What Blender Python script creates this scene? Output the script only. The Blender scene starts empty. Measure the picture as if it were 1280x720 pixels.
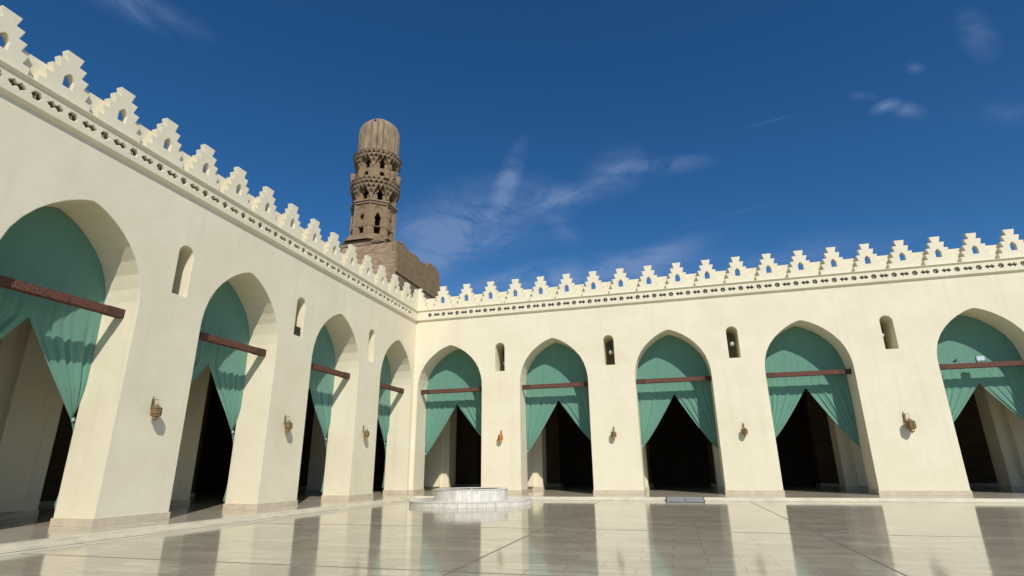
import bpy, bmesh, math, random
from mathutils import Vector, Matrix, noise
from mathutils.geometry import tessellate_polygon
R=math.radians; PI=math.pi
random.seed(7)
S=bpy.context.scene; COL=S.collection

# ---------------------------------------------------------------- camera
F_PX,PITCH,ROLL,YAW=684.9,.3162,-.00995,.2722
CAM=Vector((15.54,-32.13,1.6))
fwd=Vector((-math.sin(YAW)*math.cos(PITCH),math.cos(YAW)*math.cos(PITCH),math.sin(PITCH)))
rt=Vector((math.cos(YAW),math.sin(YAW),0)); up=rt.cross(fwd)
r2=rt*math.cos(ROLL)+up*math.sin(ROLL); u2=-rt*math.sin(ROLL)+up*math.cos(ROLL)
cd=bpy.data.cameras.new('camera'); cam=bpy.data.objects.new('camera',cd); COL.objects.link(cam)
cd.sensor_width=36; cd.lens=36*F_PX/1280; cd.clip_start=.1; cd.clip_end=5000
m=Matrix((r2,u2,-fwd)).transposed().to_4x4(); m.translation=CAM; cam.matrix_world=m
S.camera=cam
def raydir(px,py):
    return (fwd*F_PX+r2*(px-640)+u2*(360-py)).normalized()

# ---------------------------------------------------------------- sky, sun, exposure
TRAVEL=Vector((-.61,1,-.965)).normalized()
EL=math.asin(-TRAVEL.z); ROT=math.atan2(-TRAVEL.x,-TRAVEL.y)
W=bpy.data.worlds.new('World'); S.world=W; W.use_nodes=True
nt=W.node_tree; nt.nodes.clear(); N=nt.nodes.new; LK=nt.links.new
out=N('ShaderNodeOutputWorld'); bg=N('ShaderNodeBackground'); sky=N('ShaderNodeTexSky')
sky.sky_type='NISHITA'; sky.sun_disc=False; sky.sun_elevation=EL; sky.sun_rotation=ROT
sky.altitude=600; sky.air_density=.8; sky.dust_density=.25; sky.ozone_density=3.2
bg.inputs['Strength'].default_value=.075
tc=N('ShaderNodeTexCoord')
def math_node(op,a,b=None,c=None):
    n=N('ShaderNodeMath'); n.operation=op
    for i,v in enumerate((a,b,c)):
        if v is None: continue
        if isinstance(v,(int,float)): n.inputs[i].default_value=v
        else: LK(v,n.inputs[i])
    return n.outputs[0]
def vdot(v):
    n=N('ShaderNodeVectorMath'); n.operation='DOT_PRODUCT'; LK(tc.outputs['Generated'],n.inputs[0]); n.inputs[1].default_value=v; return n.outputs['Value']
wn=N('ShaderNodeTexNoise'); wn.inputs['Scale'].default_value=10; wn.inputs['Detail'].default_value=7; wn.inputs['Roughness'].default_value=.62; wn.inputs['Distortion'].default_value=.6
mp=N('ShaderNodeMapping'); mp.inputs['Scale'].default_value=(1,1,2.4); mp.inputs['Rotation'].default_value=(.3,.5,.2)
LK(tc.outputs['Generated'],mp.inputs['Vector']); LK(mp.outputs['Vector'],wn.inputs['Vector'])
wisp=math_node('SUBTRACT',wn.outputs['Fac'],.34)
def patch(px,py,tx,ty,wid,hei,amp,off=0.0):
    """one cirrus patch round a direction: tangent-space ellipse, torn by the noise"""
    d=raydir(px,py); t=raydir(px+tx,py+ty)-d; t=(t-d*t.dot(d)).normalized(); b=d.cross(t)
    a=math_node('DIVIDE',vdot(t),wid); c=math_node('DIVIDE',vdot(b),hei)
    q=math_node('SQRT',math_node('ADD',math_node('MULTIPLY',a,a),math_node('MULTIPLY',c,c)))
    f=math_node('MAXIMUM',math_node('SUBTRACT',1.0,q),0.0)
    f=math_node('POWER',f,1.3)
    w=math_node('MAXIMUM',math_node('ADD',wisp,off),0.0)
    front=math_node('GREATER_THAN',vdot(d),0.0)
    return math_node('MULTIPLY',math_node('MULTIPLY',math_node('MULTIPLY',f,w),amp),front)
tot=None
for p in ((598,276,60,-12,.20,.09,4.4),(632,232,16,-40,.10,.026,5.2),(700,250,40,-10,.08,.033,4.2),(560,302,50,10,.13,.06,3.6),(530,330,50,0,.10,.05,3.0),(705,285,20,20,.045,.033,2.6),
          (770,215,40,-15,.08,.05,3.2),(830,207,60,-6,.10,.020,3.6),(700,348,60,-8,.30,.045,4.6),(800,330,60,-22,.16,.035,4.0),(205,22,30,16,.08,.03,2.4),(150,2,30,16,.08,.03,1.6),
          (1078,120,30,2,.024,.009,4),(1105,133,20,-8,.024,.012,3.6),(1143,85,20,4,.015,.010,3.8),(1135,138,20,4,.03,.014,2.6),(1222,44,10,16,.05,.022,2.6),(1255,140,40,0,.07,.02,1.6),
          (960,152,60,-15,.07,.0025,1.1),(905,270,60,-17,.12,.0025,1.0),(1000,320,60,-8,.25,.04,1.6)):
    v=patch(*p); tot=v if tot is None else math_node('ADD',tot,v)
cl=math_node('MINIMUM',math_node('MULTIPLY',tot,.62),.55)
mix=N('ShaderNodeMix'); mix.data_type='RGBA'; LK(cl,mix.inputs['Factor'])
hs=N('ShaderNodeHueSaturation'); hs.inputs['Saturation'].default_value=1.27; hs.inputs['Value'].default_value=1.42; LK(sky.outputs[0],hs.inputs['Color'])
LK(hs.outputs[0],mix.inputs['A']); mix.inputs['B'].default_value=(3.0,4.3,7.1,1)
LK(mix.outputs['Result'],bg.inputs['Color']); LK(bg.outputs[0],out.inputs[0])
sl=bpy.data.lights.new('sun','SUN'); sun=bpy.data.objects.new('sun',sl); COL.objects.link(sun)
sl.energy=3.9; sl.angle=R(.53); sl.color=(1,.94,.83)
sun.rotation_euler=TRAVEL.to_track_quat('-Z','Y').to_euler(); sun.location=(40,-60,60)
S.view_settings.view_transform='Standard'; S.view_settings.look='None'; S.view_settings.exposure=0; S.view_settings.gamma=1
S.view_settings.use_curve_mapping=False

# ---------------------------------------------------------------- materials
def mat(name,col,rough=.8,metal=0,bump=0,bscale=20,var=0,vscale=2,detail=6,col2=None,spec=None,bdist=.02,stretch=None):
    m=bpy.data.materials.new(name); m.use_nodes=True; n=m.node_tree; b=n.nodes['Principled BSDF']
    b.inputs['Base Color'].default_value=(*col,1); b.inputs['Roughness'].default_value=rough; b.inputs['Metallic'].default_value=metal
    if spec is not None: b.inputs['Specular IOR Level'].default_value=spec
    t=n.nodes.new('ShaderNodeTexCoord'); src=t.outputs['Object']
    if stretch:
        mp=n.nodes.new('ShaderNodeMapping'); mp.inputs['Scale'].default_value=stretch; n.links.new(src,mp.inputs[0]); src=mp.outputs[0]
    if var or col2:
        z=n.nodes.new('ShaderNodeTexNoise'); z.inputs['Scale'].default_value=vscale; z.inputs['Detail'].default_value=detail; z.inputs['Roughness'].default_value=.6
        n.links.new(src,z.inputs['Vector'])
        mr=n.nodes.new('ShaderNodeMapRange'); mr.inputs['From Min'].default_value=.3; mr.inputs['From Max'].default_value=.7
        n.links.new(z.outputs['Fac'],mr.inputs[0])
        x=n.nodes.new('ShaderNodeMix'); x.data_type='RGBA'; n.links.new(mr.outputs[0],x.inputs['Factor'])
        c2=col2 or tuple(c*(1-var) for c in col)
        x.inputs['A'].default_value=(*col,1); x.inputs['B'].default_value=(*c2,1); n.links.new(x.outputs['Result'],b.inputs['Base Color'])
    if bump:
        z=n.nodes.new('ShaderNodeTexNoise'); z.inputs['Scale'].default_value=bscale; z.inputs['Detail'].default_value=5; n.links.new(src,z.inputs['Vector'])
        p=n.nodes.new('ShaderNodeBump'); p.inputs['Strength'].default_value=bump; p.inputs['Distance'].default_value=bdist
        n.links.new(z.outputs['Fac'],p.inputs['Height']); n.links.new(p.outputs[0],b.inputs['Normal'])
    return m
def plaster():
    m=bpy.data.materials.new('cream_plaster'); m.use_nodes=True; n=m.node_tree; b=n.nodes['Principled BSDF']; L=n.links.new; A=n.nodes.new
    b.inputs['Roughness'].default_value=.72; b.inputs['Specular IOR Level'].default_value=.25
    t=A('ShaderNodeTexCoord')
    z1=A('ShaderNodeTexNoise'); z1.inputs['Scale'].default_value=.45; z1.inputs['Detail'].default_value=7; z1.inputs['Roughness'].default_value=.65; L(t.outputs['Object'],z1.inputs['Vector'])
    mr=A('ShaderNodeMapRange'); mr.inputs['From Min'].default_value=.35; mr.inputs['From Max'].default_value=.68; L(z1.outputs['Fac'],mr.inputs[0])
    x=A('ShaderNodeMix'); x.data_type='RGBA'; L(mr.outputs[0],x.inputs['Factor']); x.inputs['A'].default_value=(.80,.745,.575,1); x.inputs['B'].default_value=(.73,.665,.49,1)
    # weather streaks: noise drawn out vertically
    mp=A('ShaderNodeMapping'); mp.inputs['Scale'].default_value=(2.2,2.2,.12); L(t.outputs['Object'],mp.inputs[0])
    z2=A('ShaderNodeTexNoise'); z2.inputs['Scale'].default_value=1.3; z2.inputs['Detail'].default_value=6; L(mp.outputs[0],z2.inputs['Vector'])
    m2=A('ShaderNodeMapRange'); m2.inputs['From Min'].default_value=.55; m2.inputs['From Max'].default_value=.8; m2.inputs['To Max'].default_value=.5; L(z2.outputs['Fac'],m2.inputs[0])
    y=A('ShaderNodeMix'); y.data_type='RGBA'; L(m2.outputs[0],y.inputs['Factor']); L(x.outputs['Result'],y.inputs['A']); y.inputs['B'].default_value=(.66,.60,.43,1)
    L(y.outputs['Result'],b.inputs['Base Color'])
    zb=A('ShaderNodeTexNoise'); zb.inputs['Scale'].default_value=2.2; zb.inputs['Detail'].default_value=9; zb.inputs['Roughness'].default_value=.62; L(t.outputs['Object'],zb.inputs['Vector'])
    p=A('ShaderNodeBump'); p.inputs['Strength'].default_value=.35; p.inputs['Distance'].default_value=.035; L(zb.outputs['Fac'],p.inputs['Height']); L(p.outputs[0],b.inputs['Normal'])
    bv=A('ShaderNodeBevel'); bv.samples=4; bv.inputs['Radius'].default_value=.035; L(bv.outputs[0],p.inputs['Normal'])
    return m
def marble_floor(name,base,dark,rough,tile=(1.14,.57),joints=True,off=(0.0,0.0)):
    m=bpy.data.materials.new(name); m.use_nodes=True; n=m.node_tree; b=n.nodes['Principled BSDF']; L=n.links.new; A=n.nodes.new; b.inputs['Specular IOR Level'].default_value=.24
    t=A('ShaderNodeTexCoord'); mp=A('ShaderNodeMapping'); mp.inputs['Location'].default_value=(off[0],off[1],0); L(t.outputs['Object'],mp.inputs[0])
    # tiles (brick texture used as a slab pattern)
    bt=A('ShaderNodeTexBrick'); bt.offset=.5; bt.inputs['Scale'].default_value=1; bt.inputs['Brick Width'].default_value=tile[0]; bt.inputs['Row Height'].default_value=tile[1]
    bt.inputs['Mortar Size'].default_value=.006; bt.inputs['Mortar Smooth'].default_value=.1; bt.inputs['Bias'].default_value=0
    bt.inputs['Color1'].default_value=(0,0,0,1); bt.inputs['Color2'].default_value=(1,1,1,1); bt.inputs['Mortar'].default_value=(.5,.5,.5,1); L(mp.outputs[0],bt.inputs['Vector'])
    x=A('ShaderNodeMix'); x.data_type='RGBA'; x.inputs['A'].default_value=(*base,1); x.inputs['B'].default_value=(*dark,1)
    mf=A('ShaderNodeMath'); mf.operation='MULTIPLY'; mf.inputs[1].default_value=.9; L(bt.outputs['Color'],mf.inputs[0]); L(mf.outputs[0],x.inputs['Factor'])
    # veins
    ms=A('ShaderNodeMapping'); ms.inputs['Scale'].default_value=(.5,1.6,1); L(t.outputs['Object'],ms.inputs[0])
    z=A('ShaderNodeTexNoise'); z.inputs['Scale'].default_value=1.1; z.inputs['Detail'].default_value=9; z.inputs['Roughness'].default_value=.62; z.inputs['Distortion'].default_value=1.6; L(ms.outputs[0],z.inputs['Vector'])
    mr=A('ShaderNodeMapRange'); mr.inputs['From Min'].default_value=.40; mr.inputs['From Max'].default_value=.68; mr.inputs['To Max'].default_value=.9; L(z.outputs['Fac'],mr.inputs[0])
    y=A('ShaderNodeMix'); y.data_type='RGBA'; L(mr.outputs[0],y.inputs['Factor']); L(x.outputs['Result'],y.inputs['A']); y.inputs['B'].default_value=tuple(c*.62 for c in base)+(1,)
    w=A('ShaderNodeMix'); w.data_type='RGBA'; L(bt.outputs['Fac'],w.inputs['Factor']); L(y.outputs['Result'],w.inputs['A']); w.inputs['B'].default_value=tuple(c*.38 for c in base)+(1,)
    L(w.outputs['Result'],b.inputs['Base Color'])
    # polish varies with the slab and the vein
    rr=A('ShaderNodeMapRange'); rr.inputs['To Min'].default_value=rough*.3; rr.inputs['To Max'].default_value=rough*1.8; L(z.outputs['Fac'],rr.inputs[0]); L(rr.outputs[0],b.inputs['Roughness'])
    zb=A('ShaderNodeTexNoise'); zb.inputs['Scale'].default_value=1.6; zb.inputs['Detail'].default_value=3; L(t.outputs['Object'],zb.inputs['Vector'])
    p=A('ShaderNodeBump'); p.inputs['Strength'].default_value=.18; p.inputs['Distance'].default_value=.012; L(zb.outputs['Fac'],p.inputs['Height'])
    p2=A('ShaderNodeBump'); p2.invert=True; p2.inputs['Strength'].default_value=.25; p2.inputs['Distance'].default_value=.003; L(bt.outputs['Fac'],p2.inputs['Height']); L(p.outputs[0],p2.inputs['Normal'])
    L(p2.outputs[0],b.inputs['Normal'])
    return m
def brick(name,c1,c2,mort,bw=.42,rh=.2,rough=.9,bump=.35,ax='OBJ'):
    m=bpy.data.materials.new(name); m.use_nodes=True; n=m.node_tree; b=n.nodes['Principled BSDF']; L=n.links.new; A=n.nodes.new
    b.inputs['Roughness'].default_value=rough; b.inputs['Specular IOR Level'].default_value=.15
    t=A('ShaderNodeTexCoord'); sp=A('ShaderNodeSeparateXYZ'); L(t.outputs['Object'],sp.inputs[0])
    ad=A('ShaderNodeMath'); ad.operation='ADD'; L(sp.outputs['X'],ad.inputs[0]); L(sp.outputs['Y'],ad.inputs[1])
    cb=A('ShaderNodeCombineXYZ'); L(ad.outputs[0],cb.inputs['X']); L(sp.outputs['Z'],cb.inputs['Y'])
    bt=A('ShaderNodeTexBrick'); bt.inputs['Scale'].default_value=1; bt.inputs['Brick Width'].default_value=bw; bt.inputs['Row Height'].default_value=rh
    bt.inputs['Mortar Size'].default_value=.014; bt.inputs['Mortar Smooth'].default_value=.4
    bt.inputs['Color1'].default_value=(*c1,1); bt.inputs['Color2'].default_value=(*c2,1); bt.inputs['Mortar'].default_value=(*mort,1); L(cb.outputs[0],bt.inputs['Vector'])
    z=A('ShaderNodeTexNoise'); z.inputs['Scale'].default_value=.9; z.inputs['Detail'].default_value=8; z.inputs['Roughness'].default_value=.7; L(t.outputs['Object'],z.inputs['Vector'])
    mr=A('ShaderNodeMapRange'); mr.inputs['From Min'].default_value=.35; mr.inputs['From Max'].default_value=.7; mr.inputs['To Max'].default_value=.5; L(z.outputs['Fac'],mr.inputs[0])
    x=A('ShaderNodeMix'); x.data_type='RGBA'; L(mr.outputs[0],x.inputs['Factor']); L(bt.outputs['Color'],x.inputs['A']); x.inputs['B'].default_value=tuple(c*.6 for c in c1)+(1,)
    L(x.outputs['Result'],b.inputs['Base Color'])
    z3=A('ShaderNodeTexNoise'); z3.inputs['Scale'].default_value=6; z3.inputs['Detail'].default_value=8; L(t.outputs['Object'],z3.inputs['Vector'])
    s=A('ShaderNodeMath'); s.operation='SUBTRACT'; L(z3.outputs['Fac'],s.inputs[0]); L(bt.outputs['Fac'],s.inputs[1])
    p=A('ShaderNodeBump'); p.inputs['Strength'].default_value=bump; p.inputs['Distance'].default_value=.05; L(s.outputs[0],p.inputs['Height']); L(p.outputs[0],b.inputs['Normal'])
    return m
def fabric():
    m=bpy.data.materials.new('teal_canvas'); m.use_nodes=True; n=m.node_tree; L=n.links.new; A=n.nodes.new
    b=n.nodes['Principled BSDF']; o=n.nodes['Material Output']; b.inputs['Roughness'].default_value=.85; b.inputs['Specular IOR Level'].default_value=.15
    t=A('ShaderNodeTexCoord'); mp=A('ShaderNodeMapping'); mp.inputs['Scale'].default_value=(3,3,.35); L(t.outputs['Object'],mp.inputs[0])
    z=A('ShaderNodeTexNoise'); z.inputs['Scale'].default_value=1.5; z.inputs['Detail'].default_value=5; L(mp.outputs[0],z.inputs['Vector'])
    x=A('ShaderNodeMix'); x.data_type='RGBA'; L(z.outputs['Fac'],x.inputs['Factor']); x.inputs['A'].default_value=(.112,.265,.20,1); x.inputs['B'].default_value=(.15,.315,.245,1)
    b.inputs['Sheen Weight'].default_value=.35; b.inputs['Sheen Roughness'].default_value=.6; b.inputs['Sheen Tint'].default_value=(.75,1,.9,1)
    L(x.outputs['Result'],b.inputs['Base Color'])
    tr=A('ShaderNodeBsdfTranslucent'); tr.inputs['Color'].default_value=(.02,.42,.33,1)
    ms=A('ShaderNodeMixShader'); ms.inputs[0].default_value=.07; L(b.outputs[0],ms.inputs[1]); L(tr.outputs[0],ms.inputs[2]); L(ms.outputs[0],o.inputs[0])
    zb=A('ShaderNodeTexNoise'); zb.inputs['Scale'].default_value=60; L(t.outputs['Object'],zb.inputs['Vector'])
    p=A('ShaderNodeBump'); p.inputs['Strength'].default_value=.1; p.inputs['Distance'].default_value=.01; L(zb.outputs['Fac'],p.inputs['Height']); L(p.outputs[0],b.inputs['Normal'])
    return m
def carved_wood():
    m=bpy.data.materials.new('carved_wood'); m.use_nodes=True; n=m.node_tree; L=n.links.new; A=n.nodes.new; b=n.nodes['Principled BSDF']; b.inputs['Roughness'].default_value=.75; b.inputs['Specular IOR Level'].default_value=.2
    t=A('ShaderNodeTexCoord'); v=A('ShaderNodeTexVoronoi'); v.feature='DISTANCE_TO_EDGE'; v.inputs['Scale'].default_value=13; L(t.outputs['Object'],v.inputs['Vector'])
    mr=A('ShaderNodeMapRange'); mr.inputs['From Max'].default_value=.12; L(v.outputs['Distance'],mr.inputs[0])
    x=A('ShaderNodeMix'); x.data_type='RGBA'; L(mr.outputs[0],x.inputs['Factor']); x.inputs['A'].default_value=(.07,.030,.020,1); x.inputs['B'].default_value=(.17,.078,.055,1)
    L(x.outputs['Result'],b.inputs['Base Color'])
    p=A('ShaderNodeBump'); p.inputs['Strength'].default_value=.6; p.inputs['Distance'].default_value=.02; L(mr.outputs[0],p.inputs['Height']); L(p.outputs[0],b.inputs['Normal'])
    return m
M=dict(
 plaster=plaster(),
 court=marble_floor('polished_marble',(.62,.555,.415),(.46,.405,.30),.085,off=(.03,.2)),
 gallery=marble_floor('gallery_marble',(.60,.54,.42),(.50,.45,.35),.13,tile=(1.5,.75)),
 edge=mat('step_marble',(.76,.70,.55),.35,var=.25,vscale=1.5,bump=.1,bscale=6),
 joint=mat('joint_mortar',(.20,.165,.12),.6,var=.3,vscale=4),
 plinth=mat('plinth_marble',(.66,.57,.43),.4,var=.25,vscale=2.5,bump=.1,bscale=8),
 fount=mat('white_marble',(.80,.77,.70),.3,col2=(.56,.53,.48),vscale=5,detail=9,stretch=(1,1,.6)),
 fjoint=mat('marble_joint',(.30,.28,.24),.6),
 wood=carved_wood(), oldwood=mat('plain_wood',(.085,.038,.024),.75,var=.4,vscale=8,stretch=(.3,3,3),bump=.3,bscale=20),
 ceil=mat('ceiling_wood',(.10,.06,.035),.8,var=.3),
 fabric=fabric(), rope=mat('cord',(.30,.42,.36),.8),
 brass=mat('aged_brass',(.36,.27,.13),.42,.6,col2=(.22,.14,.06),vscale=14,bump=.3,bscale=40),
 copper=mat('copper',(.62,.26,.06),.4,.6,col2=(.42,.18,.05),vscale=12,bump=.2,bscale=40),
 glass=mat('amber_glass',(.30,.17,.07),.2,0,var=.5,vscale=10),
 iron=mat('dark_iron',(.05,.045,.04),.55,.6),
 steel=mat('brushed_steel',(.36,.365,.37),.5,.1,var=.15,vscale=6),
 white=mat('white_lamp',(.50,.50,.47),.3), grey=mat('grey_housing',(.14,.13,.12),.6,var=.3,vscale=9),
 lens=mat('lamp_lens',(.70,.74,.76),.12,.2),
 bird=mat('feathers',(.035,.035,.04),.7,var=.3,vscale=20),
 stone=brick('weathered_stone',(.33,.235,.14),(.26,.182,.105),(.17,.12,.07),.9,.42),
 brick=brick('old_brick',(.50,.37,.245),(.31,.215,.135),(.17,.12,.08),.50,.23,bump=.5),
 shadebrick=brick('shade_darkened_masonry',(.19,.125,.075),(.15,.10,.06),(.09,.06,.04),.6,.28),  # brown masonry with the deep interior shade put into its colour
 dome=mat('weathered_render',(.40,.305,.195),.9,col2=(.175,.125,.08),vscale=1.1,detail=9,bump=.6,bscale=5,bdist=.06,stretch=(2.0,2.0,.5)),
 muq=mat('carved_stone',(.36,.265,.16),.9,col2=(.19,.135,.085),vscale=2.2,detail=8,bump=.5,bscale=8,bdist=.04),
 sand=mat('dusty_ground',(.32,.26,.18),.9,var=.3,vscale=.2),
)

# ---------------------------------------------------------------- helpers
def link(name,me,m=None,parent=None,loc=(0,0,0),rot=(0,0,0)):
    o=bpy.data.objects.new(name,me); COL.objects.link(o)
    if m is not None: me.materials.append(m)
    o.location=loc; o.rotation_euler=rot
    if parent: o.parent=parent
    return o
def bmo(name,bm,m,parent=None,loc=(0,0,0),rot=(0,0,0),smooth=None,recalc=True):
    if recalc: bmesh.ops.recalc_face_normals(bm,faces=bm.faces)
    me=bpy.data.meshes.new(name); bm.to_mesh(me); bm.free()
    if smooth is not None:
        me.shade_smooth()
        if smooth<180:
            try: me.set_sharp_from_angle(angle=R(smooth))
            except Exception: pass
    return link(name,me,m,parent,loc,rot)
def thing(name,label,cat,loc=(0,0,0),rz=0,group=None):
    o=bpy.data.objects.new(name,None); COL.objects.link(o); o.location=loc; o.rotation_euler=(0,0,rz); o.empty_display_size=.3
    o['label']=label; o['category']=cat
    if group: o['group']=group
    return o
def tag(o,label,cat,group=None):
    o['label']=label; o['category']=cat
    if group: o['group']=group
    return o
def struct(o,kind='structure'): o['kind']=kind; return o
def dup(root,loc,label,rz=None):
    r=root.copy(); COL.objects.link(r); r.location=loc; r['label']=label
    if rz is not None: r.rotation_euler=(0,0,rz)
    for ch in list(root.children):
        c=ch.copy(); COL.objects.link(c); c.parent=r
        for g in list(ch.children):
            d=g.copy(); COL.objects.link(d); d.parent=c
    return r
def box(bm,a,b,bev=0):
    vs=[bm.verts.new((x,y,z)) for x in (a[0],b[0]) for y in (a[1],b[1]) for z in (a[2],b[2])]
    fs=[bm.faces.new([vs[i] for i in f]) for f in ((0,1,3,2),(4,6,7,5),(0,4,5,1),(2,3,7,6),(0,2,6,4),(1,5,7,3))]
    if bev:
        es=list({e for f in fs for e in f.edges}); bmesh.ops.bevel(bm,geom=es,offset=bev,segments=2,affect='EDGES')
def prism(bm,loops,d0,d1,axis='Y',back=True,front=True):
    """loops of (u,z): the first is the outline, the rest holes; extruded from depth d0 to d1"""
    tris=tessellate_polygon([[Vector((u,z,0)) for u,z in lp] for lp in loops])
    flat=[p for lp in loops for p in lp]
    A=[bm.verts.new((u,d0,z)) for u,z in flat]; B=[bm.verts.new((u,d1,z)) for u,z in flat]
    for t in tris:
        if front: bm.faces.new([A[i] for i in t])
        if back: bm.faces.new([B[i] for i in reversed(t)])
    o=0
    for lp in loops:
        n=len(lp)
        for i in range(n):
            j=(i+1)%n; bm.faces.new((A[o+i],A[o+j],B[o+j],B[o+i]))
        o+=n
def lathe(bm,prof,n=24,c=(0,0),mod=None,cap=True):
    rings=[]
    for r,z in prof:
        rings.append([bm.verts.new((c[0]+(r*(mod(2*PI*i/n,z) if mod else 1))*math.cos(2*PI*i/n),c[1]+(r*(mod(2*PI*i/n,z) if mod else 1))*math.sin(2*PI*i/n),z)) for i in range(n)])
    for a,b in zip(rings,rings[1:]):
        for i in range(n): bm.faces.new((a[i],a[(i+1)%n],b[(i+1)%n],b[i]))
    if cap:
        bm.faces.new(list(reversed(rings[0]))); bm.faces.new(rings[-1])
def tube(bm,pts,r,n=8):
    pts=[Vector(p) for p in pts]; rings=[]
    for i,p in enumerate(pts):
        t=(pts[min(i+1,len(pts)-1)]-pts[max(i-1,0)]).normalized()
        a=t.cross(Vector((.13,.31,.94))).normalized(); b=t.cross(a)
        rr=r[i] if isinstance(r,(list,tuple)) else r
        rings.append([bm.verts.new(p+(a*math.cos(2*PI*k/n)+b*math.sin(2*PI*k/n))*rr) for k in range(n)])
    for a,b in zip(rings,rings[1:]):
        for k in range(n): bm.faces.new((a[k],a[(k+1)%n],b[(k+1)%n],b[k]))
    bm.faces.new(list(reversed(rings[0]))); bm.faces.new(rings[-1])

# ---------------------------------------------------------------- shared dimensions
ZF=.15                      # gallery floor
APEX=9.05
PROF=[(1.0,6.2),(.995,6.62),(.965,7.02),(.90,7.46),(.80,7.85),(.67,8.20),(.52,8.50),(.36,8.745),(.20,8.93),(.08,9.03),(0.0,9.07)]
def arch_z(u):              # |u| in 0..1 -> height of the arch outline
    u=abs(u)
    for (a,z0),(b,z1) in zip(PROF,PROF[1:]):
        if b<=u<=a: return z0+(z1-z0)*(a-u)/(a-b)
    return 6.2
def arch_half(c,a,s):       # outline points, springing to apex, on side s
    return [(c+s*a*u,z) for u,z in PROF]
def arch_notch(l,r):        # left base, up, over, down to right base
    c=(l+r)/2; a=(r-l)/2
    P=[(l,ZF-.1)]+arch_half(c,a,-1)+arch_half(c,a,1)[::-1][1:]+[(r,ZF-.1)]
    return P
def niche_loop(c,w,z0,z1):
    r=w/2; P=[(c-r,z0)]; n=8
    P+=[(c-r*math.cos(PI*i/n),z1-r+r*math.sin(PI*i/n)) for i in range(n+1)]
    P+=[(c+r,z0)]; return P

OPEN_R=[(.28,4.58),(7.0,11.13),(13.83,17.97),(20.72,24.98),(28.76,33.0),(35.9,40.1)]
OPEN_L=[(-4.33,-.33),(-10.69,-6.62),(-17.11,-13.10),(-23.6,-19.55),(-30.1,-26.05),(-36.7,-32.6)]
NICHE_R=[5.75,12.45,19.3,26.9,34.45]; NICHE_L=[-5.53,-11.84,-18.2,-24.85,-31.35]
END_R=43.0; END_L=-39.5
TH=1.5

# ---------------------------------------------------------------- ground, court, gallery floor, steps
bm=bmesh.new(); box(bm,(-600,-600,-.6),(600,600,-.06)); struct(bmo('ground',bm,M['sand']))
bm=bmesh.new(); box(bm,(0,-80,-.055),(80,0,0)); struct(bmo('courtyard_floor',bm,M['court']))
bm=bmesh.new()                                   # wide joints of the slab bays
for x in (11.9,18.72): w_=.013 if x in (11.9,18.72) else .006; box(bm,(x-w_,-78,.0005),(x+w_,-3.02,.004))
for y in (-16.25,-22.9): 
    for x0,x1 in ((2.4,11.88),(11.92,18.7),(18.74,60)): w_=.011 if y<-20 else .006; box(bm,(x0,y-w_,.0005),(x1,y+w_,.004))
struct(bmo('floor_joints',bm,M['joint']))
SX,SY=1.75,-2.85
def ell(off0,off1,z0,z1,m,name):   # L-shaped kerb between two offsets from the step line
    bm=bmesh.new()
    P=[(SX+off0,-78),(SX+off1,-78),(SX+off1,SY-off1),(78,SY-off1),(78,SY-off0),(SX+off0,SY-off0)]
    lo=[bm.verts.new((x,y,z0)) for x,y in P]; hi=[bm.verts.new((x,y,z1)) for x,y in P]
    bm.faces.new(lo[::-1]); bm.faces.new(hi)
    for i in range(6): j=(i+1)%6; bm.faces.new((lo[i],lo[j],hi[j],hi[i]))
    return struct(bmo(name,bm,m))
bm=bmesh.new()
P=[(SX-.24,-78),(SX-.24,SY+.24),(78,SY+.24),(78,24),(-24,24),(-24,-78)]
lo=[bm.verts.new((x,y,-.05)) for x,y in P]; hi=[bm.verts.new((x,y,ZF)) for x,y in P]
bm.faces.new(lo[::-1]); bm.faces.new(hi)
for i in range(6): j=(i+1)%6; bm.faces.new((lo[i],lo[j],hi[j],hi[i]))
struct(bmo('gallery_floor',bm,M['gallery']))
ell(-.238,.03,.02,.152,M['edge'],'step_nosing')
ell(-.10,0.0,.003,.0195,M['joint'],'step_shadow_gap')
ell(-.10,.34,.0195,.075,M['edge'],'lower_step')
ell(.3401,.62,.001,.012,M['edge'],'border_band')

# ---------------------------------------------------------------- arcade buildings
def facade_mesh(u0,u1,opens,niches,d0,d1,top,zl=ZF-.1):
    bm=bmesh.new(); opens=sorted(opens)
    outline=[(u0,zl)]
    for l,r in opens: outline+=arch_notch(l,r)
    outline+=[(u1,zl),(u1,top),(u0,top)]
    prism(bm,[outline]+[niche_loop(c,.60,7.22,9.0) for c in niches],d0,d1)
    return bm
def merlon_outline():
    Z0,Z1=11.50,13.13; n=5; h=(Z1-Z0)/n
    tops=[.73,.62,.51,.385,.245]; bots=[.70,.53,.42,.30,.165]
    Rr=[]
    for i in range(n):
        Rr+=[(bots[i],Z0+i*h),(tops[i],Z0+(i+1)*h-.012)]
    L_=[(-u,z) for u,z in Rr[::-1]]
    return Rr+[(tops[-1]-.012,Z1),(-tops[-1]+.012,Z1)]+L_
HOLE=[(-.135,11.93),(-.135,12.24),(-.07,12.35),(0,12.42),(.07,12.35),(.135,12.24),(.135,11.93)]
def merlon_bm(clip=0):
    bm=bmesh.new(); o=merlon_outline()
    if clip==0: prism(bm,[o,HOLE],-.05,.16)
    else:
        half=[(0,11.50)]+[p for p in o if p[0]>0]+[(0,13.13)]
        hh=[(u,z) for u,z in half]
        prism(bm,[hh],-.05,.16)
    return bm
MER=merlon_bm(); MER_HALF=merlon_bm(1)
def to_me(bm,name,m,bev=.012):
    bmesh.ops.recalc_face_normals(bm,faces=bm.faces)
    me=bpy.data.meshes.new(name); bm.to_mesh(me); bm.free(); me.materials.append(m); return me
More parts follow.
